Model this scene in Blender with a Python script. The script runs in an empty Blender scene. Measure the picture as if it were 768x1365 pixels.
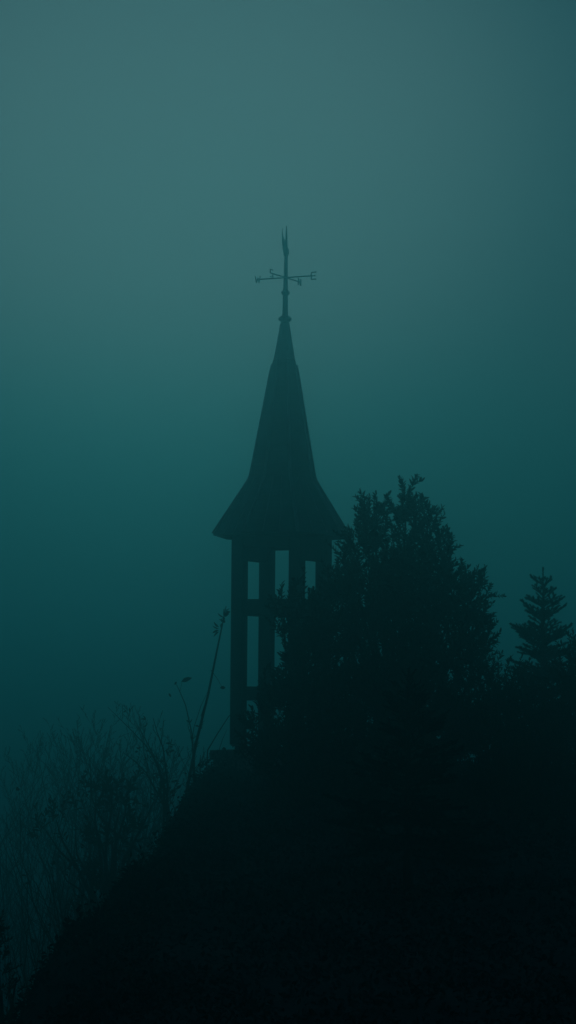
import bpy, math, random
from mathutils import Vector, Matrix, noise

R = math.radians
S = bpy.context.scene
COL = S.collection
rnd = random.Random(11)

# ------------------------------------------------------------------ camera
FPX = 3704.0                       # focal length in photograph pixels (768 x 1365)
PITCH = math.atan(247.5 / FPX)
ROLL = R(0.45)
CAM = Vector((0, 0, 1.6))
CR = Matrix.Rotation(math.pi / 2 + PITCH, 3, 'X') @ Matrix.Rotation(ROLL, 3, 'Z')
cd = bpy.data.cameras.new('camera')
cam = bpy.data.objects.new('camera', cd)
COL.objects.link(cam)
cam.location = CAM
cam.rotation_euler = CR.to_euler()
cd.sensor_fit = 'VERTICAL'
cd.sensor_height = 36
cd.lens = 36 * FPX / 1365
cd.clip_start = 0.1
cd.clip_end = 3000
S.camera = cam


def at(x, y, D):
    """world point at distance D that the photograph shows at pixel x, y"""
    d = CR @ Vector(((x - 384) / FPX, -(y - 682.5) / FPX, -1))
    return CAM + d * (D / d.y)


# ------------------------------------------------------------------ materials
def mat(name, c1, c2, scale=6.0, rough=0.8, bump=0.0, bscale=30.0, wave=None, coat=False):
    m = bpy.data.materials.new(name)
    m.use_nodes = True
    nt = m.node_tree
    b = nt.nodes['Principled BSDF']
    tc = nt.nodes.new('ShaderNodeTexCoord')
    n = nt.nodes.new('ShaderNodeTexNoise')
    n.inputs['Scale'].default_value = scale
    n.inputs['Detail'].default_value = 6
    nt.links.new(tc.outputs['Object'], n.inputs['Vector'])
    r = nt.nodes.new('ShaderNodeValToRGB')
    r.color_ramp.elements[0].position = 0.3
    r.color_ramp.elements[1].position = 0.7
    r.color_ramp.elements[0].color = (*c1, 1)
    r.color_ramp.elements[1].color = (*c2, 1)
    nt.links.new(n.outputs['Fac'], r.inputs['Fac'])
    nt.links.new(r.outputs['Color'], b.inputs['Base Color'])
    b.inputs['Roughness'].default_value = rough
    if bump:
        bn = nt.nodes.new('ShaderNodeBump')
        bn.inputs['Strength'].default_value = bump
        bn.inputs['Distance'].default_value = 0.02
        if wave:
            w = nt.nodes.new('ShaderNodeTexWave')
            w.bands_direction = wave
            w.inputs['Scale'].default_value = bscale
            w.inputs['Distortion'].default_value = 1.5
            nt.links.new(tc.outputs['Object'], w.inputs['Vector'])
            nt.links.new(w.outputs['Fac'], bn.inputs['Height'])
        else:
            n2 = nt.nodes.new('ShaderNodeTexNoise')
            n2.inputs['Scale'].default_value = bscale
            n2.inputs['Detail'].default_value = 8
            nt.links.new(tc.outputs['Object'], n2.inputs['Vector'])
            nt.links.new(n2.outputs['Fac'], bn.inputs['Height'])
        nt.links.new(bn.outputs['Normal'], b.inputs['Normal'])
    return m


M_SLATE = mat('slate', (.05, .055, .06), (.085, .09, .095), 5, .6, .15, 5, 'Z')
M_FLASH = mat('lead_flashing', (.2, .21, .22), (.3, .31, .32), 9, .5, .2)
M_TIMBER = mat('dark_timber', (.045, .035, .028), (.085, .065, .05), 4, .8, .4, 25)
M_STEEL = mat('dark_steel', (.05, .05, .055), (.08, .08, .085), 12, .5, .1)
M_STONE = mat('weathered_stone', (.12, .12, .11), (.26, .25, .23), 3, .9, .8, 14)
M_LAUREL = mat('laurel_leaf', (.018, .036, .024), (.036, .06, .04), 3, .55)
M_SHRUB = mat('shrub_leaf', (.03, .05, .022), (.055, .08, .035), 3, .6)
M_SPRUCE = mat('spruce_needle', (.016, .032, .03), (.03, .052, .048), 4, .7)
M_DEAD = mat('withered_leaf', (.05, .04, .025), (.09, .065, .04), 4, .8)
M_BARK = mat('bark', (.04, .035, .03), (.08, .07, .06), 8, .9, .5, 30)
M_TWIG = mat('bare_twig', (.035, .03, .026), (.06, .052, .045), 3, .9)
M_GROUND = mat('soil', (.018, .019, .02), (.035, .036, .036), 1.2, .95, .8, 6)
M_COVER = mat('ivy_leaf', (.012, .020, .018), (.022, .034, .028), 2, .65)


# ------------------------------------------------------------------ helpers
class MB:
    def __init__(s):
        s.v = []
        s.f = []

    def add(s, vs, fs):
        o = len(s.v)
        s.v.extend(vs)
        s.f.extend([tuple(i + o for i in f) for f in fs])

    def box(s, c, ax, ay, az):
        """box at centre c with half-axis vectors"""
        c = Vector(c)
        vs = [c + ax * i + ay * j + az * k for i in (-1, 1) for j in (-1, 1) for k in (-1, 1)]
        s.add(vs, [(0, 1, 3, 2), (4, 6, 7, 5), (0, 4, 5, 1), (2, 3, 7, 6), (0, 2, 6, 4), (1, 5, 7, 3)])

    def tube(s, pts, rads, n=6, cap=True):
        pts = [Vector(p) for p in pts]
        prev = None
        vs, fs = [], []
        for i, p in enumerate(pts):
            d = (pts[min(i + 1, len(pts) - 1)] - pts[max(i - 1, 0)])
            d = d.normalized() if d.length > 1e-9 else Vector((0, 0, 1))
            if prev is None:
                a = d.orthogonal().normalized()
            else:
                a = (prev - d * prev.dot(d))
                a = a.normalized() if a.length > 1e-6 else d.orthogonal().normalized()
            prev = a
            b = d.cross(a)
            for k in range(n):
                t = 2 * math.pi * k / n
                vs.append(p + (a * math.cos(t) + b * math.sin(t)) * rads[i])
        for i in range(len(pts) - 1):
            for k in range(n):
                k2 = (k + 1) % n
                fs.append((i * n + k, i * n + k2, (i + 1) * n + k2, (i + 1) * n + k))
        if cap:
            fs.append(tuple(range(n))[::-1])
            fs.append(tuple((len(pts) - 1) * n + k for k in range(n)))
        s.add(vs, fs)

    def lathe(s, prof, n, a0=0.0, lean=0.0, z0=0.0):
        """prof: (r, z) from top to bottom"""
        vs, fs = [], []
        for r, z in prof:
            for k in range(n):
                t = a0 + 2 * math.pi * k / n
                vs.append(Vector((r * math.cos(t) + lean * (z - z0), r * math.sin(t), z)))
        for i in range(len(prof) - 1):
            for k in range(n):
                k2 = (k + 1) % n
                fs.append((i * n + k, (i + 1) * n + k, (i + 1) * n + k2, i * n + k2))
        fs.append(tuple(range(n)))
        fs.append(tuple((len(prof) - 1) * n + k for k in range(n))[::-1])
        s.add(vs, fs)

    def leaf(s, p, d, nrm, L, W, fold=.25, droop=.15):
        d = d.normalized()
        side = d.cross(nrm)
        side = side.normalized() if side.length > 1e-6 else d.orthogonal().normalized()
        up = side.cross(d)
        h = W * .5
        vs = [p, p + d * L * .35 + side * h + up * fold * h, p + d * L * .7 + side * h * .85 + up * (fold * h - droop * L * .4),
              p + d * L - up * droop * L,
              p + d * L * .7 - side * h * .85 + up * (fold * h - droop * L * .4), p + d * L * .35 - side * h + up * fold * h]
        s.add(vs, [(0, 1, 2, 3), (0, 3, 4, 5)])

    def build(s, name, m, parent=None, smooth=False, loc=None):
        me = bpy.data.meshes.new(name)
        off = loc if loc is not None else Vector((0, 0, 0))
        me.from_pydata([tuple(v - off) for v in s.v], [], s.f)
        me.materials.append(m)
        if smooth:
            me.polygons.foreach_set('use_smooth', [True] * len(me.polygons))
        me.update()
        o = bpy.data.objects.new(name, me)
        COL.objects.link(o)
        if parent is not None:
            o.parent = parent
        elif loc is not None:
            o.location = loc
        return o


def thing(name, label, cat, loc, group=None):
    o = bpy.data.objects.new(name, None)
    o.empty_display_size = .2
    COL.objects.link(o)
    o.location = loc
    o['label'] = label
    o['category'] = cat
    if group:
        o['group'] = group
    return o


def rv(r=rnd):
    while True:
        v = Vector((r.uniform(-1, 1), r.uniform(-1, 1), r.uniform(-1, 1)))
        if .05 < v.length < 1:
            return v.normalized()


# ------------------------------------------------------------------ ground
def sst(a, b, x):
    t = min(1, max(0, (x - a) / (b - a)))
    return t * t * (3 - 2 * t)


def edge_x(y):
    return -1.02 - .26 * math.exp(-((y - 19) / 4.0) ** 2) + .12 * math.sin(y * 1.3) + .16 * noise.noise(Vector((y * .9, 3.3, 0)))


def ground_z(x, y):
    zp = .42 * sst(15, 39, y)                        # the ground climbs a little towards the tower
    zp -= 13 * sst(49, 110, y)                       # and falls away behind it
    xe = edge_x(y)
    t = xe - x
    drop = 0.0
    if t > 0:
        drop = 1.75 * min(t, 1) + .7 * min(max(t - 1, 0), .6) + 2.0 * min(max(t - 1.6, 0), 2.6) + .8 * max(t - 4.2, 0)
    if y < 12:
        drop *= sst(2, 12, y) * .8 + .2
    z = zp - drop
    z += .10 * noise.noise(Vector((x * .8, y * .8, 0))) + .05 * noise.noise(Vector((x * 3, y * 3, 5)))
    floor = -15 + .8 * noise.noise(Vector((x * .03, y * .03, 2)))
    if z < floor + 1.5:
        z = floor + 1.5 * math.exp(min(0, (z - floor - 1.5) / 1.5))
    return z


def axis(lo, hi, fine_lo, fine_hi, step, grow=1.22):
    a = []
    x = fine_lo
    while x <= fine_hi:
        a.append(x)
        x += step
    s = step
    x = a[-1]
    while x < hi:
        s *= grow
        x += s
        a.append(min(x, hi))
    s = step
    x = fine_lo
    while x > lo:
        s *= grow
        x -= s
        a.insert(0, max(x, lo))
    return a


xs = axis(-300, 300, -9, 7, .16)
ys = axis(-60, 400, 11, 56, .3)
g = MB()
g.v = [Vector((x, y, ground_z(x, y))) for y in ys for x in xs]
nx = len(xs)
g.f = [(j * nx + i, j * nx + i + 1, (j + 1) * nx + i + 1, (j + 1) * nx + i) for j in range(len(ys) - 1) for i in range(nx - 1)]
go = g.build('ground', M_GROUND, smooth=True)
go['kind'] = 'structure'

# ------------------------------------------------------------------ bell tower
TD = 43.7
PX = (at(400, 700, TD) - at(300, 700, TD)).length / 100
base = at(371, 1000, TD)
tower = thing('bell_tower', 'open timber bell tower with four posts, flared pointed spire and weathervane on top', 'bell tower', base)


def zr(row):
    return at(375, row, TD).z - base.z


PHI = R(13)
XO = at(375.5, 712, TD).x - base.x      # offset of the axis at the eaves
LEAN = .008


def hip(r, k, z):
    t = PHI + k * math.pi / 4
    return Vector((r * math.cos(t) + XO + LEAN * (z - zr(712)), r * math.sin(t), z))


def oct_shell(mb, prof):
    vs, fs = [], []
    for r, z in prof:
        for k in range(8):
            vs.append(hip(r, k, z))
    n = len(prof)
    for i in range(n - 1):
        for k in range(8):
            k2 = (k + 1) % 8
            fs.append((i * 8 + k, (i + 1) * 8 + k, (i + 1) * 8 + k2, i * 8 + k2))
    fs.append(tuple(range(8)))
    fs.append(tuple((n - 1) * 8 + k for k in range(8))[::-1])
    mb.add(vs, fs)


q = PX / .985
spire_prof = [(14.9, 480), (16.4, 486), (19.3, 500), (31.0, 566), (43.0, 634)]
skirt_prof = [(43.3, 634.4), (44.6, 639), (50, 648), (91.5, 713), (91.5, 715.5), (88, 716.2)]
m = MB(); oct_shell(m, [(6.2 * q, zr(431)), (13.9 * q, zr(476)), (15.0 * q, zr(479.6))])
m.build('spire_cap', M_FLASH, tower)
m = MB(); oct_shell(m, [(r * q, zr(y)) for r, y in spire_prof])
m.build('spire', M_SLATE, tower)
m = MB(); oct_shell(m, [(r * q, zr(y)) for r, y in skirt_prof])
m.build('flared_eaves', M_SLATE, tower)
# soffit boards under the eaves
m = MB(); oct_shell(m, [(86 * q, zr(716.3)), (86 * q, zr(717.2))])
m.build('soffit', M_TIMBER, tower)
# a strip of flashing down every hip
hp = [(16.4, 486), (19.3, 500), (31.0, 566), (43.2, 634.2), (44.6, 639), (50, 648), (91.5, 713)]
for k in range(8):
    m = MB()
    pts = [hip((r + .35) * q, k, zr(y)) for r, y in hp]
    m.tube(pts, [.016, .018, .02, .024, .024, .026, .03], 5)
    m.build('hip_flashing', M_FLASH, tower)
for k in range(8):
    for fr in (.35, .67):
        m = MB()
        pts = [hip((r + .3) * q, k, zr(y)).lerp(hip((r + .3) * q, k + 1, zr(y)), fr) for r, y in skirt_prof[1:4]]
        m.tube(pts, [.011, .012, .014], 4)
        m.build('roof_seam', M_FLASH, tower)
PR = 59.3 * PX
corner = []
for k in range(4):
    t = PHI + R(6.7) + math.pi * (1 + k / 2)           # left, front, right, back
    corner.append(Vector((PR * math.cos(t) + XO + .008, PR * math.sin(t), 0)))
UP = Vector((0, 0, 1))
W2 = .101
for k, c in enumerate(corner):
    a = (corner[(k + 1) % 4] - c).normalized()
    b = UP.cross(a)
    m = MB()
    z0, z1 = zr(992.5), zr(717.4)
    ch = .012
    # chamfered post
    prof = [(W2 - ch, W2), (W2, W2 - ch), (W2, -W2 + ch), (W2 - ch, -W2), (-W2 + ch, -W2), (-W2, -W2 + ch), (-W2, W2 - ch), (-W2 + ch, W2)]
    vs = [c + a * u + b * v + UP * z for z in (z0, z1) for u, v in prof]
    m.add(vs, [(i, (i + 1) % 8, 8 + (i + 1) % 8, 8 + i) for i in range(8)] + [tuple(range(8))[::-1], tuple(range(8, 16))])
    p = m.build('post', M_TIMBER, tower)
    m = MB()
    m.box(c + UP * (zr(993.5)), a * .085, b * .085, UP * .008)
    m.box(c + UP * (zr(997)), a * .04, b * .04, UP * .05)
    m.build('post_foot', M_STEEL, tower)
for k in range(4):
    c0, c1 = corner[k], corner[(k + 1) % 4]
    a = (c1 - c0).normalized()
    b = UP.cross(a)
    half = (c1 - c0).length / 2 - W2 + .02
    mid = (c0 + c1) / 2
    lint = (717.6, 731) if k in (0, 2) else (717.6, 748)
    for nm, rows, th in (('lintel', lint, .07), ('cross_beam', (800, 821), .062), ('cross_beam', (915.5, 934), .062)):
        m = MB()
        zt, zb = zr(rows[0]), zr(rows[1])
        m.box(mid + UP * ((zt + zb) / 2), a * half, b * th, UP * ((zt - zb) / 2))
        m.build(nm, M_TIMBER, tower)

# weathervane
ax = Vector((XO, 0, 0))


def axp(row):
    z = zr(row)
    return Vector((XO + LEAN * (z - zr(712)), 0, z))


vane = MB()
rows = [(432, 6.0), (429, 6.0), (427.5, 9), (425, 10.2), (422.5, 8), (420.5, 4.4), (394, 3.7), (392, 5.6), (390, 6.6), (388, 5.2), (386.5, 3.5),
        (366, 3.0), (342, 2.5), (322, 1.9), (301, .6)]
vane.tube([axp(y) for y, r in rows], [r * PX * .92 for y, r in rows], 10)
wv = vane.build('weathervane', M_STEEL, tower)
L = 42 * PX
cen = axp(370)


def bar(mb, p0, p1, w):
    mb.tube([p0, p1], [w, w], 6)


letters = {'N': [((-1, -1), (-1, 1)), ((-1, 1), (1, -1)), ((1, -1), (1, 1))],
           'E': [((-1, -1), (-1, 1)), ((-1, 1), (1, 1)), ((-1, 0), (.6, 0)), ((-1, -1), (1, -1))],
           'S': [((1, 1), (-1, 1)), ((-1, 1), (-1, 0)), ((-1, 0), (1, 0)), ((1, 0), (1, -1)), ((1, -1), (-1, -1))],
           'W': [((-1, 1), (-.5, -1)), ((-.5, -1), (0, .5)), ((0, .5), (.5, -1)), ((.5, -1), (1, 1))]}
uN = Vector((math.cos(R(63.5)), math.sin(R(63.5)), 0))
uE = Vector((math.cos(R(-26.5)), math.sin(R(-26.5)), 0))
for nm, u, rd in (('N', uN, uN), ('E', uE, uE), ('S', -uN, uN), ('W', -uE, uE)):
    m = MB()
    bar(m, cen, cen + u * (L - .035), .011)
    m.build('compass_arm', M_STEEL, wv)
    m = MB()
    cc = cen + u * L
    for (a, b), (c, d) in letters[nm]:
        bar(m, cc + rd * a * .045 + UP * b * .056, cc + rd * c * .045 + UP * d * .056, .0095)
    m.build('compass_letter', M_STEEL, wv)
# the turning plate, seen almost edge-on
u = Vector((-.15, -.989, 0))
nrm = u.cross(UP)
out = [(-.30, 333), (-.22, 328), (0, 329), (.12, 324), (.22, 322), (.36, 319), (.45, 310), (.46, 321), (.42, 330), (.28, 341), (.10, 346), (-.05, 340), (-.22, 338)]
m = MB()
vs = [axp(y) + u * s + nrm * .0025 for s, y in out] + [axp(y) + u * s - nrm * .0025 for s, y in out]
n = len(out)
m.add(vs, [tuple(range(n)), tuple(range(n, 2 * n))[::-1]] + [(i, n + i, n + (i + 1) % n, (i + 1) % n) for i in range(n)])
m.build('vane_plate', M_STEEL, wv)

# plinth under the tower
pb = at(371, 1000, TD)
pl = thing('stone_plinth', 'low square stone plinth under the bell tower posts', 'plinth', Vector((pb.x, pb.y, pb.z - .9)))
m = MB()
a = (corner[1] - corner[0]).normalized()
b = UP.cross(a)
H = 69 * PX
c0 = Vector((XO, 0, .9))
m.box(c0 - UP * .075, a * H, b * H, UP * .075)
m.build('capstone', M_STONE, pl)
m = MB()
m.box(c0 - UP * .55, a * (H - .04), b * (H - .04), UP * .399)
m.build('stone_body', M_STONE, pl)


# ------------------------------------------------------------------ vegetation generators
def leafy(name, label, cat, D, base_px, lobes, density, leafL, m, seed, group=None, depth=1.0, shoot=(.18, .34), nleaf=15):
    """broadleaved evergreen: stems to every lobe, leafy shoots through the crown"""
    r = random.Random(seed)
    bp = at(base_px, 900, D)
    bp.z = ground_z(bp.x, bp.y) - .05
    root = thing(name, label, cat, bp, group)
    tr, cr = MB(), MB()
    px = (at(400, 700, D) - at(300, 700, D)).length / 100
    L3 = []
    for lb in lobes:
        x, y, rx, ry = lb[:4]
        dz = lb[4] if len(lb) > 4 else r.uniform(-.5, .5)
        c = at(x, y, D + dz * depth)
        L3.append((c, rx * px, ry * px))
    for c, ra, rz in L3:
        mid = bp.lerp(c, .5) + Vector((r.uniform(-.1, .1), r.uniform(-.1, .1), .15))
        w = .02 + .03 * min(1, (c - bp).length / 4)
        tr.tube([bp + Vector((r.uniform(-.06, .06), r.uniform(-.06, .06), 0)), bp.lerp(mid, .5) + rv(r) * .04, mid, mid.lerp(c, .6) + rv(r) * .05, c + UP * rz * .6],
                [w, w * .85, w * .65, w * .4, .006], 6)
        area = 4 * math.pi * ((2 * (ra * rz) ** 1.6 + (ra * ra) ** 1.6) / 3) ** (1 / 1.6)
        for _ in range(int(area * density)):
            d = rv(r)
            t = r.random() ** .45
            if r.random() < .25:
                t *= .6
            t = .2 + .72 * t
            p = c + Vector((d.x * ra * t, d.y * ra * t, d.z * rz * t))
            if r.random() < .35 and noise.noise(p * 2.2 + Vector((seed, 0, 0))) < -.12:
                continue
            out_ = Vector((d.x / ra, d.y / ra, d.z / rz)).normalized()
            sd = (out_ * .55 + UP * .75 + rv(r) * .45).normalized()
            SL = r.uniform(*shoot)
            bend = rv(r) * .06
            pts = [p + sd * SL * k / 3 + bend * (k / 3) ** 2 for k in range(4)]
            tr.tube(pts, [.006, .005, .004, .002], 3, False)
            ph = r.uniform(0, 6.28)
            for k in range(nleaf):
                f = .12 + .88 * (k + r.random() * .5) / nleaf
                f = min(f, 1)
                i = min(2, int(f * 3))
                q0 = pts[i].lerp(pts[i + 1], f * 3 - i)
                ph += 2.4 + r.uniform(-.3, .3)
                a = sd.orthogonal().normalized()
                rad = a * math.cos(ph) + sd.cross(a) * math.sin(ph)
                ld = rad * (1.0 - .55 * f) + sd * (.45 + .6 * f) + UP * .1 + rv(r) * .2
                l = leafL * r.uniform(.65, 1.15) * (1 - .25 * f)
                cr.leaf(q0, ld, sd + rv(r) * .3, l, l * r.uniform(.34, .44))
    tr.build('trunk', M_BARK, root, loc=bp)
    cr.build('crown', m, root, loc=bp)
    return root


def needles(mb, p0, p1, r, dens, nl, w):
    v = p1 - p0
    Lh = v.length
    d = v.normalized()
    a = d.orthogonal().normalized()
    b = d.cross(a)
    for _ in range(max(2, int(Lh * dens))):
        f = r.random()
        t = r.uniform(0, 6.283)
        rad = a * math.cos(t) + b * math.sin(t)
        nd = (rad * .8 + d * .75 + UP * .12).normalized()
        p = p0 + v * f
        s = nd.cross(rad + rv(r) * .3)
        s = s.normalized() * w if s.length > 1e-6 else a * w
        ln = nl * r.uniform(.75, 1.15)
        mb.add([p - s, p + s, p + nd * ln], [(0, 1, 2)])


def spruce(name, label, D, tip_px, base_drop, spread, seed, dens=700, nl=.022, gap=.16, w=.0022, detail=1.0, first=.16, el0=50, l0=.07, flat=.5, grow=.12, jit=11):
    r = random.Random(seed)
    tip = at(tip_px[0], tip_px[1], D)
    gz = ground_z(tip.x, tip.y)
    bp = Vector((tip.x, tip.y, gz - .05))
    root = thing(name, label, 'spruce', bp)
    tr, cr = MB(), MB()
    H = tip.z - bp.z
    tr.tube([bp, bp.lerp(tip, .5), bp.lerp(tip, .85), tip - UP * .02], [.012 + .018 * H, .007 + .009 * H, .012, .004], 7)
    needles(cr, tip - UP * .3, tip, r, dens * 1.1, nl * .9, w)
    needles(cr, tip - UP * .03, tip + UP * .012, r, dens * 2, nl, w)
    z = first
    ang = r.uniform(0, 6.28)
    while z < H - .25:
        nb = r.choice((5, 6, 6, 7))
        for k in range(nb):
            ang += 2 * math.pi / nb + r.uniform(-.3, .3)
            if z > base_drop * .25 and r.random() < .12:
                continue
            ln = (l0 + spread * z * (1 - .12 * z / H)) * r.uniform(.55, 1.25)
            el = R(el0 - (el0 + 4) * min(1, z / (H * flat)) + r.uniform(-jit, jit))
            h = Vector((math.cos(ang), math.sin(ang), 0))
            p0 = tip - UP * (z + r.uniform(-.04, .04))
            d0 = h * math.cos(el) + UP * math.sin(el)
            pts = [p0]
            segs = 4
            for i in range(segs):
                d0 = (d0 + UP * (.1 if i > 1 else -.03)).normalized()
                pts.append(pts[-1] + d0 * ln / segs)
            tr.tube(pts, [.004 + .008 * ln, .003 + .006 * ln, .003 + .004 * ln, .003, .002], 4, False)
            for i in range(segs):
                needles(cr, pts[i], pts[i + 1], r, dens * detail, nl, w)
            # side twigs in a flat spray
            if ln > .14:
                nt_ = int(ln / .055)
                for j in range(nt_):
                    f = .2 + .75 * (j + .5) / nt_
                    i = min(segs - 1, int(f * segs))
                    q0 = pts[i].lerp(pts[i + 1], f * segs - i)
                    sgn = 1 if j % 2 else -1
                    sd = (d0 * .75 + h.cross(UP) * sgn * .7 + UP * r.uniform(-.2, .15)).normalized()
                    sl = min(.55 * ln * (1 - f) + .06, .36) * r.uniform(.7, 1.15)
                    q1 = q0 + sd * sl
                    tr.tube([q0, q1], [.003, .0015], 3, False)
                    needles(cr, q0, q1, r, dens * detail * .85, nl, w)
                    if sl > .17:
                        for g_ in (-1, 1):
                            q2 = q0.lerp(q1, .45)
                            q3 = q2 + (sd * .8 + sd.cross(UP) * .7 * g_).normalized() * sl * .4
                            needles(cr, q2, q3, r, dens * detail * .8, nl, w)
        z += gap * r.uniform(.8, 1.2) * max(.5, 1 + grow * z)
    tr.build('trunk', M_BARK, root, loc=bp)
    cr.build('crown', M_SPRUCE, root, loc=bp)
    return root


def bare(name, label, D, base_px, tips, seed, r0=.05, twigs=7, twl=1.0, levels=2, group=None, leaves=0, curl=.12, minr=.004):
    """leafless shrub: long stems fan out from the base, each with thinner twigs"""
    r = random.Random(seed)
    bp = at(base_px, 1100, D)
    bp.z = ground_z(bp.x, bp.y) - .1
    root = thing(name, label, 'shrub', bp, group)
    st, tw, lv = MB(), MB(), MB()

    def grow(mb, p, q, ra, lev):
        Lh = (q - p).length
        d = (q - p).normalized()
        bend = (rv(r) * curl + UP * curl * -.2) * Lh
        n = 7
        pts = []
        for i in range(n + 1):
            f = i / n
            pts.append(p.lerp(q, f) + bend * math.sin(f * math.pi) + rv(r) * Lh * .012)
        pts[0] = p
        rads = [max(minr * .6, ra * (1 - .85 * i / n)) for i in range(n + 1)]
        mb.tube(pts, rads, 5 if lev == 0 else 3, False)
        if lev < levels:
            cnt = int(twigs * (1 if lev == 0 else .6))
            for j in range(cnt):
                f = .25 + .72 * (j + r.random()) / cnt
                i = min(n - 1, int(f * n))
                s0 = pts[i].lerp(pts[i + 1], f * n - i)
                side = rv(r)
                side.y *= .7
                dd = (d * .75 + side * .62 + UP * .25).normalized()
                l2 = Lh * (1 - f * .65) * r.uniform(.22, .5) * twl
                grow(tw, s0, s0 + dd * l2, max(minr, rads[i] * .5), lev + 1)
        elif leaves and r.random() < leaves:
            for _ in range(r.choice((1, 1, 2))):
                lv.leaf(pts[-1], (d + rv(r) * .9 - UP * .5).normalized(), rv(r), r.uniform(.05, .09), r.uniform(.025, .04), .4, .3)
    for tx, ty, dd in tips:
        grow(st, bp + Vector((r.uniform(-.2, .2), r.uniform(-.2, .2), 0)), at(tx, ty, D + dd), r0 * r.uniform(.7, 1.1), 0)
    st.add(tw.v, tw.f)
    st.build('branches', M_TWIG, root, loc=bp)
    if lv.v:
        lv.build('leaves', M_DEAD, root, loc=bp)
    return root


# ------------------------------------------------------------------ evergreens
leafy('laurel_tree', 'tall dense evergreen tree with many-pointed top beside the bell tower', 'tree', 33.2, 540,
      [(498, 702, 17, 54, .1), (543, 694, 17, 60, -.1), (571, 712, 15, 44, .2), (522, 758, 36, 50, .5), (483, 724, 14, 40, .1), (474, 752, 14, 32, 0), (463, 775, 13, 28, .1),
       (592, 750, 13, 38, -.2), (610, 785, 16, 34, .1), (556, 790, 62, 70, 0), (492, 800, 44, 56, .2), (630, 805, 14, 32, 0), (644, 788, 7, 20, .1), (634, 850, 20, 40, .2),
       (600, 860, 55, 70, -.3), (520, 870, 70, 75, .3), (452, 795, 20, 38, .3), (445, 850, 30, 60, .2), (560, 960, 95, 70, 0), (648, 905, 14, 30, 0), (470, 950, 60, 70, 0),
       (640, 960, 40, 60, .2), (500, 1040, 80, 60, 0), (620, 1050, 80, 60, .1), (560, 1090, 110, 40, -.2)],
      78, .088, M_LAUREL, 3, shoot=(.12, .26), nleaf=14)
leafy('laurel_shrub', 'evergreen shrub growing in front of the bell tower posts', 'shrub', 31.9, 410,
      [(378, 815, 15, 24, .1), (402, 822, 16, 34, 0), (420, 860, 30, 50, -.1), (400, 915, 26, 44, .1), (384, 850, 8, 26, 0), (376, 945, 24, 36, 0), (352, 985, 18, 28, .1), (430, 960, 46, 60, 0),
       (345, 940, 6, 16, 0), (380, 1015, 44, 40, 0), (440, 1040, 50, 50, 0), (420, 1080, 70, 40, 0)],
      66, .10, M_LAUREL, 5)
spruce('young_spruce', 'young spruce with a thin bare leader at the right edge', 36, (724, 758), 1.0, .34, 8, dens=1200, nl=.03, gap=.15, w=.0032, first=.22, el0=50, l0=.085, flat=1.0, grow=-.2, jit=14)
spruce('foreground_spruce', 'dark spruce in the foreground below the tall evergreen tree', 22, (545, 893), 2.0, .50, 23, dens=900, nl=.03, gap=.075, w=.003, first=.1, el0=40, l0=.03, flat=.8, grow=.0, jit=20)
leafy('broadleaf_shrub', 'rounded evergreen shrub right of the young spruce', 'shrub', 29.7, 775,
      [(775, 885, 18, 30, 0), (790, 910, 40, 45, 0), (755, 930, 30, 36, 0), (770, 1000, 50, 60, 0), (740, 1070, 60, 50, 0)], 76, .07, M_SHRUB, 9)
leafy('broadleaf_shrub', 'low evergreen shrub filling the gap between the tall evergreen tree and the young spruce', 'shrub', 30.6, 680,
      [(680, 935, 26, 36, 0), (700, 965, 40, 50, .2), (665, 990, 40, 50, 0), (720, 990, 40, 60, 0), (690, 1060, 70, 50, 0)], 76, .07, M_SHRUB, 10)
leafy('dark_shrub', 'dark shrub cut by the lower left corner', 'shrub', 21, -8,
      [(-6, 1240, 10, 34, 0), (-2, 1290, 14, 40, 0), (2, 1345, 20, 40, 0), (22, 1315, 4, 20, .1), (30, 1370, 40, 24, 0)], 70, .045, M_SHRUB, 12, shoot=(.1, .18))

# leafy shrub with drooping leaves on the left slope
leafy('leafy_bush', 'bush with drooping dark leaves among the bare shrubs on the left slope', 'bush', 41, 150,
      [(150, 1048, 18, 10, 0), (118, 1085, 16, 9, .2), (160, 1082, 22, 10, -.2), (75, 1098, 12, 8, .1), (205, 1075, 12, 10, 0), (100, 1120, 16, 9, 0), (150, 1125, 22, 14, 0), (190, 1105, 16, 12, .1),
       (140, 1170, 30, 16, 0), (80, 1160, 10, 8, 0), (128, 1060, 14, 7, 0), (172, 1055, 14, 7, .1), (62, 1112, 14, 7, .2), (100, 1240, 8, 6, 0)],
      20, .14, M_SHRUB, 14, shoot=(.2, .4), nleaf=9)

# ------------------------------------------------------------------ bare shrubs and trees on the left
T = random.Random(4)


def fan(x0, x1, y0, y1, n):
    return [(x0 + (x1 - x0) * (i + T.random()) / n, T.uniform(y0, y1), T.uniform(-1.5, 1.5)) for i in range(n)]


G = 'leafless trees behind the slope'
bare('bare_tree', 'hazy leafless tree at the far left behind the slope', 61, 70, fan(45, 130, 975, 1035, 12), 31, .034, 14, .9, 3, G, curl=.2, minr=.0042)
bare('bare_tree', 'hazy leafless tree between the far left one and the tower', 58, 135, fan(90, 190, 962, 1015, 12), 32, .034, 14, .9, 3, G, curl=.2, minr=.0042)
bare('bare_tree', 'hazy leafless tree closest to the tower', 60, 205, fan(165, 255, 975, 1045, 11), 33, .034, 14, .9, 3, G, curl=.2, minr=.0042)
bare('bare_tree', 'low hazy leafless tree cut by the left edge', 56, 5, fan(-30, 55, 1050, 1120, 11), 34, .034, 10, .9, 3, G, curl=.2, minr=.0042)
bare('bare_shrub', 'dark leafless shrub with forked stems left of the leaning pole', 42, 224, [(146, 942, 0), (203, 958, .3), (184, 966, .1), (251, 972, 0), (225, 1000, .4), (166, 1005, 0), (268, 1008, -.3), (118, 1010, .3)], 41, .026, 9, .8, 2, None, .2, .17, .0045)
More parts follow.
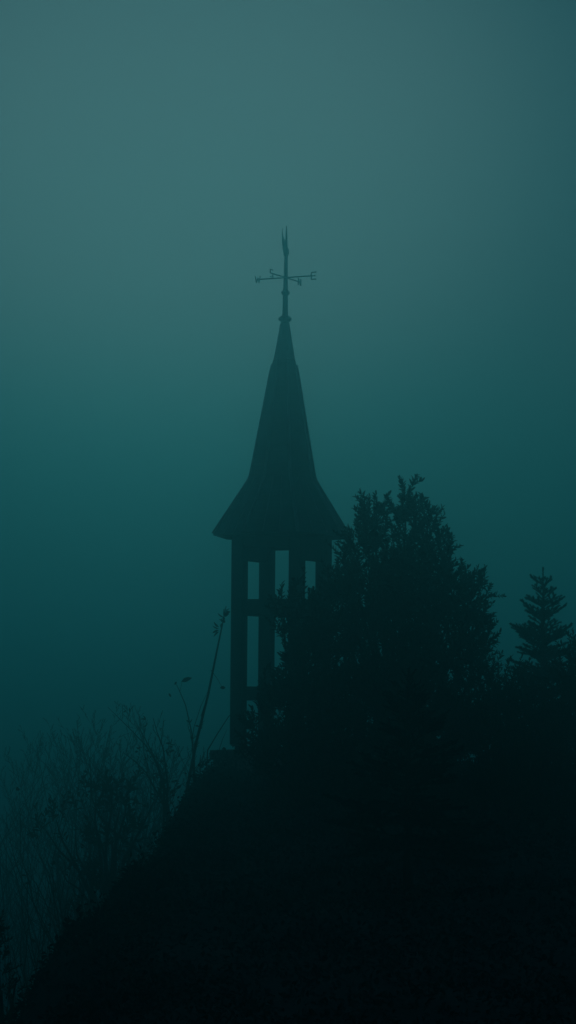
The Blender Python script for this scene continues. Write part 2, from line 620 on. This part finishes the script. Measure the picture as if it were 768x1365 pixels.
bare('bare_shrub', 'leafless shrub of long straight shoots low on the left slope', 38, 95, fan(-5, 150, 1050, 1160, 13), 42, .014, 6, .8, 1, None, .15, .1, .003)
bare('bare_shrub', 'leafless shrub of slanting shoots at the bottom left', 33, 60, fan(5, 110, 1130, 1240, 12), 43, .010, 5, .8, 1, None, .1, .1, .003)
# low shrubs that break the outline of the slope
leafy('low_shrub', 'low leafy shrub at the foot of the leaning pole', 'shrub', 41, 238, [(238, 1095, 14, 14, 0), (212, 1135, 16, 16, 0), (264, 1055, 8, 12, 0), (190, 1160, 14, 12, .1)], 60, .06, M_SHRUB, 51, shoot=(.1, .2), nleaf=10)
leafy('low_shrub', 'low leafy shrub on the shoulder of the left slope under the drooping bush', 'shrub', 36, 160, [(178, 1176, 24, 14, 0), (140, 1186, 24, 18, 0), (112, 1215, 16, 18, 0)], 60, .06, M_SHRUB, 52, shoot=(.1, .2), nleaf=10)
leafy('low_shrub', 'low leafy shrub at the lower end of the left slope', 'shrub', 30, 90, [(98, 1250, 18, 18, 0), (88, 1300, 14, 22, 0), (74, 1345, 18, 18, 0)], 60, .05, M_SHRUB, 53, shoot=(.1, .2), nleaf=10)

# leaning pole-like sapling with withered leaves at its tip
bp = at(243, 1088, 41)
bp.z = ground_z(bp.x, bp.y) - .05
sap = thing('leaning_sapling', 'thin straight leaning sapling with a tuft of leaves beside the left tower post', 'sapling', bp)
m = MB()
P = [bp, at(243, 1085, 41), at(262, 988, 41), at(277.5, 926, 41), at(288.5, 871, 41), at(296, 835, 41), at(301.5, 808, 41)]
m.tube(P, [.026, .024, .021, .017, .014, .010, .005], 7)
m.tube([at(268, 955, 41), at(276, 930, 41), at(282, 900, 41)], [.006, .004, .002], 3, False)
m.tube([at(281, 893, 41), at(290, 905, 41.1), at(296, 916, 41.1)], [.005, .003, .002], 3, False)
m.build('trunk', M_BARK, sap, loc=bp)
m = MB()
r = random.Random(6)
for i in range(14):
    f = r.random()
    p = P[4].lerp(P[6], .35 + .68 * f) if f > .3 else P[5].lerp(P[6], f * 3)
    m.leaf(p, (rv(r) * .8 + Vector((-.1, 0, -.2 + .9 * f))), rv(r), r.uniform(.06, .12), r.uniform(.025, .045), .3, .3)
for k in range(4):
    m.leaf(at(292, 836 + k * 2, 41), Vector((-.7 - .1 * k, r.uniform(-.3, .3), .5 - .4 * k)), rv(r), .11, .035, .3, .3)
m.leaf(at(293, 917, 41.1), Vector((1, .2, .1)), Vector((0, -1, .3)), .09, .05)
m.build('leaves', M_DEAD, sap, loc=bp)

bp = at(258, 1070, 42)
bp.z = ground_z(bp.x, bp.y) - .05
weed = thing('withered_stalk', 'thin curved stalk with one big leaf at its tip', 'plant', bp)
m = MB()
m.tube([bp, at(258, 1050, 42), at(257.5, 1009, 42), at(256, 978, 42), at(247.5, 940, 42), at(239, 920, 42), at(235, 912, 42)], [.014, .013, .011, .009, .007, .005, .003], 5, False)
m.tube([at(247, 938, 42), at(240, 922, 42), at(243, 908, 42)], [.004, .003, .002], 3, False)
m.tube([at(256.5, 985, 42), at(258.5, 970, 42), at(268, 941, 42), at(278, 920, 42)], [.006, .005, .004, .002], 3, False)
m.build('stem', M_TWIG, weed, loc=bp)
m = MB()
m.leaf(at(241.5, 909, 42), Vector((1, .2, .42)), Vector((-.3, -1, .5)), .18, .075, .3, .05)
m.leaf(at(233, 913, 42), Vector((.3, .1, .6)), Vector((0, -1, .2)), .06, .03)
m.leaf(at(225, 924, 42), Vector((.5, 0, -.8)), Vector((0, -1, .2)), .07, .03)
m.build('leaves', M_DEAD, weed, loc=bp)
bp = at(275, 1040, 42.4)
bp.z = ground_z(bp.x, bp.y) - .05
weed = thing('bent_stalk', 'thin bare stalk bending towards the foot of the left tower post', 'plant', bp)
m = MB()
m.tube([bp, at(275, 1035, 42.4), at(277, 1000, 42.4), at(290, 978, 42.4), at(305, 955, 42.4), at(312, 948, 42.4)], [.012, .011, .01, .008, .006, .003], 5, False)
m.tube([at(292, 1000, 42.5), at(297, 985, 42.5), at(303, 972, 42.5)], [.005, .004, .002], 3, False)
m.build('stem', M_TWIG, weed, loc=bp)

# ------------------------------------------------------------------ ground cover
r = random.Random(77)
m = MB()


def patch(x, y, n, h, leafL):
    if math.hypot(x - tower.location.x, y - TD) < 1.55:
        h = .03
    for _ in range(n):
        p = Vector((x + r.gauss(0, .14), y + r.gauss(0, .14), 0))
        if math.hypot(p.x - tower.location.x, p.y - TD) < 1.3:
            continue
        p.z = ground_z(p.x, p.y) + r.random() ** 1.5 * h
        m.leaf(p, rv(r) + UP * .25, UP + rv(r) * .6, leafL * r.uniform(.6, 1.2), leafL * r.uniform(.4, .7), .3, .2)


for _ in range(3000):
    y = r.uniform(11, 45.5)
    x = r.uniform(-4.2, 5.2) * (y / 44)
    hh = .10 + .3 * max(0, noise.noise(Vector((x * 1.3, y * 1.3, 9)))) * y / 44
    patch(x, y, 12, hh, .03 + .045 * y / 44)
for _ in range(2000):       # thicker along the shoulder of the slope
    y = r.uniform(13, 45)
    x = edge_x(y) - abs(r.gauss(0, 1.0)) + .3
    hh = .08 + .75 * max(0, noise.noise(Vector((x * 1.6, y * 1.6, 3)))) * y / 44
    patch(x, y, 14, hh, .03 + .045 * y / 44)
co = m.build('ground_cover', M_COVER)
co['kind'] = 'stuff'
co['label'] = 'dark ivy and weeds covering the slope below the bell tower'
co['category'] = 'ground cover'

# ------------------------------------------------------------------ fog
hz = MB()
hz.box((0, 170, -3.4), Vector((306, 0, 0)), Vector((0, 236, 0)), Vector((0, 0, 13.6)))
hm = bpy.data.materials.new('fog')
hm.use_nodes = True
nt = hm.node_tree
nt.nodes.clear()
o = nt.nodes.new('ShaderNodeOutputMaterial')
v = nt.nodes.new('ShaderNodeVolumePrincipled')
v.inputs['Color'].default_value = (.34, .94, .97, 1)
v.inputs['Density'].default_value = .016
v.inputs['Anisotropy'].default_value = .94
nt.links.new(v.outputs['Volume'], o.inputs['Volume'])
ho = hz.build('haze', hm)
ho['kind'] = 'stuff'
ho['label'] = 'dense even fog hanging over the hill'
ho['category'] = 'fog'

# ------------------------------------------------------------------ sky and light
SUN_EL, SUN_AZ = R(12.0), R(-2.2)       # brightest part of the fog, a little left of centre
sd = Vector((math.sin(SUN_AZ) * math.cos(SUN_EL), math.cos(SUN_AZ) * math.cos(SUN_EL), math.sin(SUN_EL)))
w = bpy.data.worlds.new('World')
S.world = w
w.use_nodes = True
nt = w.node_tree
nt.nodes.clear()
N = nt.nodes.new
lk = nt.links.new
tc = N('ShaderNodeTexCoord')
sep = N('ShaderNodeSeparateXYZ')
lk(tc.outputs['Generated'], sep.inputs[0])
# elevation gradient (sin of the elevation, -0.1 .. 0.4)
mr = N('ShaderNodeMapRange')
mr.inputs['From Min'].default_value = -.1
mr.inputs['From Max'].default_value = .4
lk(sep.outputs['Z'], mr.inputs['Value'])
ramp = N('ShaderNodeValToRGB')
ramp.color_ramp.interpolation = 'B_SPLINE'
SKY = [(-0.1, (0.0001, 0.0004, 0.00138)), (-0.06, (0.0001, 0.0012, 0.00275)), (-0.02, (0.00024, 0.00391, 0.00529)), (0.01, (0.00066, 0.01313, 0.01562)), (0.05, (0.00422, 0.05177, 0.05256)), (0.09, (0.0171, 0.08737, 0.08759)), (0.134, (0.05225, 0.09502, 0.09858)), (0.175, (0.05147, 0.10716, 0.11395)), (0.215, (0.05267, 0.10716, 0.11512)), (0.26, (0.04549, 0.10146, 0.11163)), (0.32, (0.014, 0.052, 0.066)), (0.4, (0.002, 0.014, 0.032))]
els = ramp.color_ramp.elements
while len(els) > 1:
    els.remove(els[-1])
els[0].position = 0
els[0].color = (*SKY[0][1], 1)
for s, c in SKY[1:]:
    e = els.new((s + .1) / .5)
    e.color = (*c, 1)
lk(mr.outputs[0], ramp.inputs[0])
# broad glow round the hidden sun
dt = N('ShaderNodeVectorMath')
dt.operation = 'DOT_PRODUCT'
nrmz = N('ShaderNodeVectorMath')
nrmz.operation = 'NORMALIZE'
lk(tc.outputs['Generated'], nrmz.inputs[0])
lk(nrmz.outputs[0], dt.inputs[0])
dt.inputs[1].default_value = sd
gl = N('ShaderNodeMapRange')
gl.interpolation_type = 'SMOOTHSTEP'
gl.inputs['From Min'].default_value = .988
gl.inputs['From Max'].default_value = 1.0
lk(dt.outputs['Value'], gl.inputs['Value'])
gl2 = N('ShaderNodeMapRange')
gl2.interpolation_type = 'SMOOTHSTEP'
gl2.inputs['From Min'].default_value = -.6
gl2.inputs['From Max'].default_value = .97
gl2.inputs['To Min'].default_value = .35
gl2.inputs['To Max'].default_value = 1.0
lk(dt.outputs['Value'], gl2.inputs['Value'])
tone = N('ShaderNodeMixRGB')              # the fog pales towards the glow
tone.inputs[1].default_value = (.46, .70, .78, 1)
tone.inputs[2].default_value = (1.16, 1.05, 1.04, 1)
lk(gl.outputs[0], tone.inputs[0])
mu = N('ShaderNodeMixRGB')
mu.blend_type = 'MULTIPLY'
mu.inputs[0].default_value = 1
lk(ramp.outputs[0], mu.inputs[1])
lk(tone.outputs[0], mu.inputs[2])
bg = N('ShaderNodeBackground')
lk(mu.outputs[0], bg.inputs[0])
lk(gl2.outputs[0], bg.inputs[1])
# faint clear-sky term
skt = N('ShaderNodeTexSky')
skt.sky_type = 'NISHITA'
skt.sun_disc = False
skt.sun_elevation = SUN_EL
skt.sun_rotation = SUN_AZ
bg2 = N('ShaderNodeBackground')
tint = N('ShaderNodeMixRGB')
tint.blend_type = 'MULTIPLY'
tint.inputs[0].default_value = 1
tint.inputs[2].default_value = (.1, .6, .6, 1)
lk(skt.outputs[0], tint.inputs[1])
lk(tint.outputs[0], bg2.inputs[0])
bg2.inputs[1].default_value = .0006
ad = N('ShaderNodeAddShader')
lk(bg.outputs[0], ad.inputs[0])
lk(bg2.outputs[0], ad.inputs[1])
wo = N('ShaderNodeOutputWorld')
lk(ad.outputs[0], wo.inputs['Surface'])

sl = bpy.data.lights.new('sun', 'SUN')
sl.energy = .0112
sl.angle = R(14)
sl.color = (.45, .95, 1)
so = bpy.data.objects.new('sun', sl)
COL.objects.link(so)
so.rotation_euler = (-sd).to_track_quat('-Z', 'Y').to_euler()
so.location = (0, 40, 40)

# ------------------------------------------------------------------ render
S.view_settings.view_transform = 'Standard'
S.view_settings.look = 'None'
S.view_settings.exposure = 0
S.view_settings.gamma = 1
c = S.cycles
c.use_denoising = True
c.max_bounces = 6
c.diffuse_bounces = 2
c.glossy_bounces = 2
c.transparent_max_bounces = 8
c.volume_bounces = 3
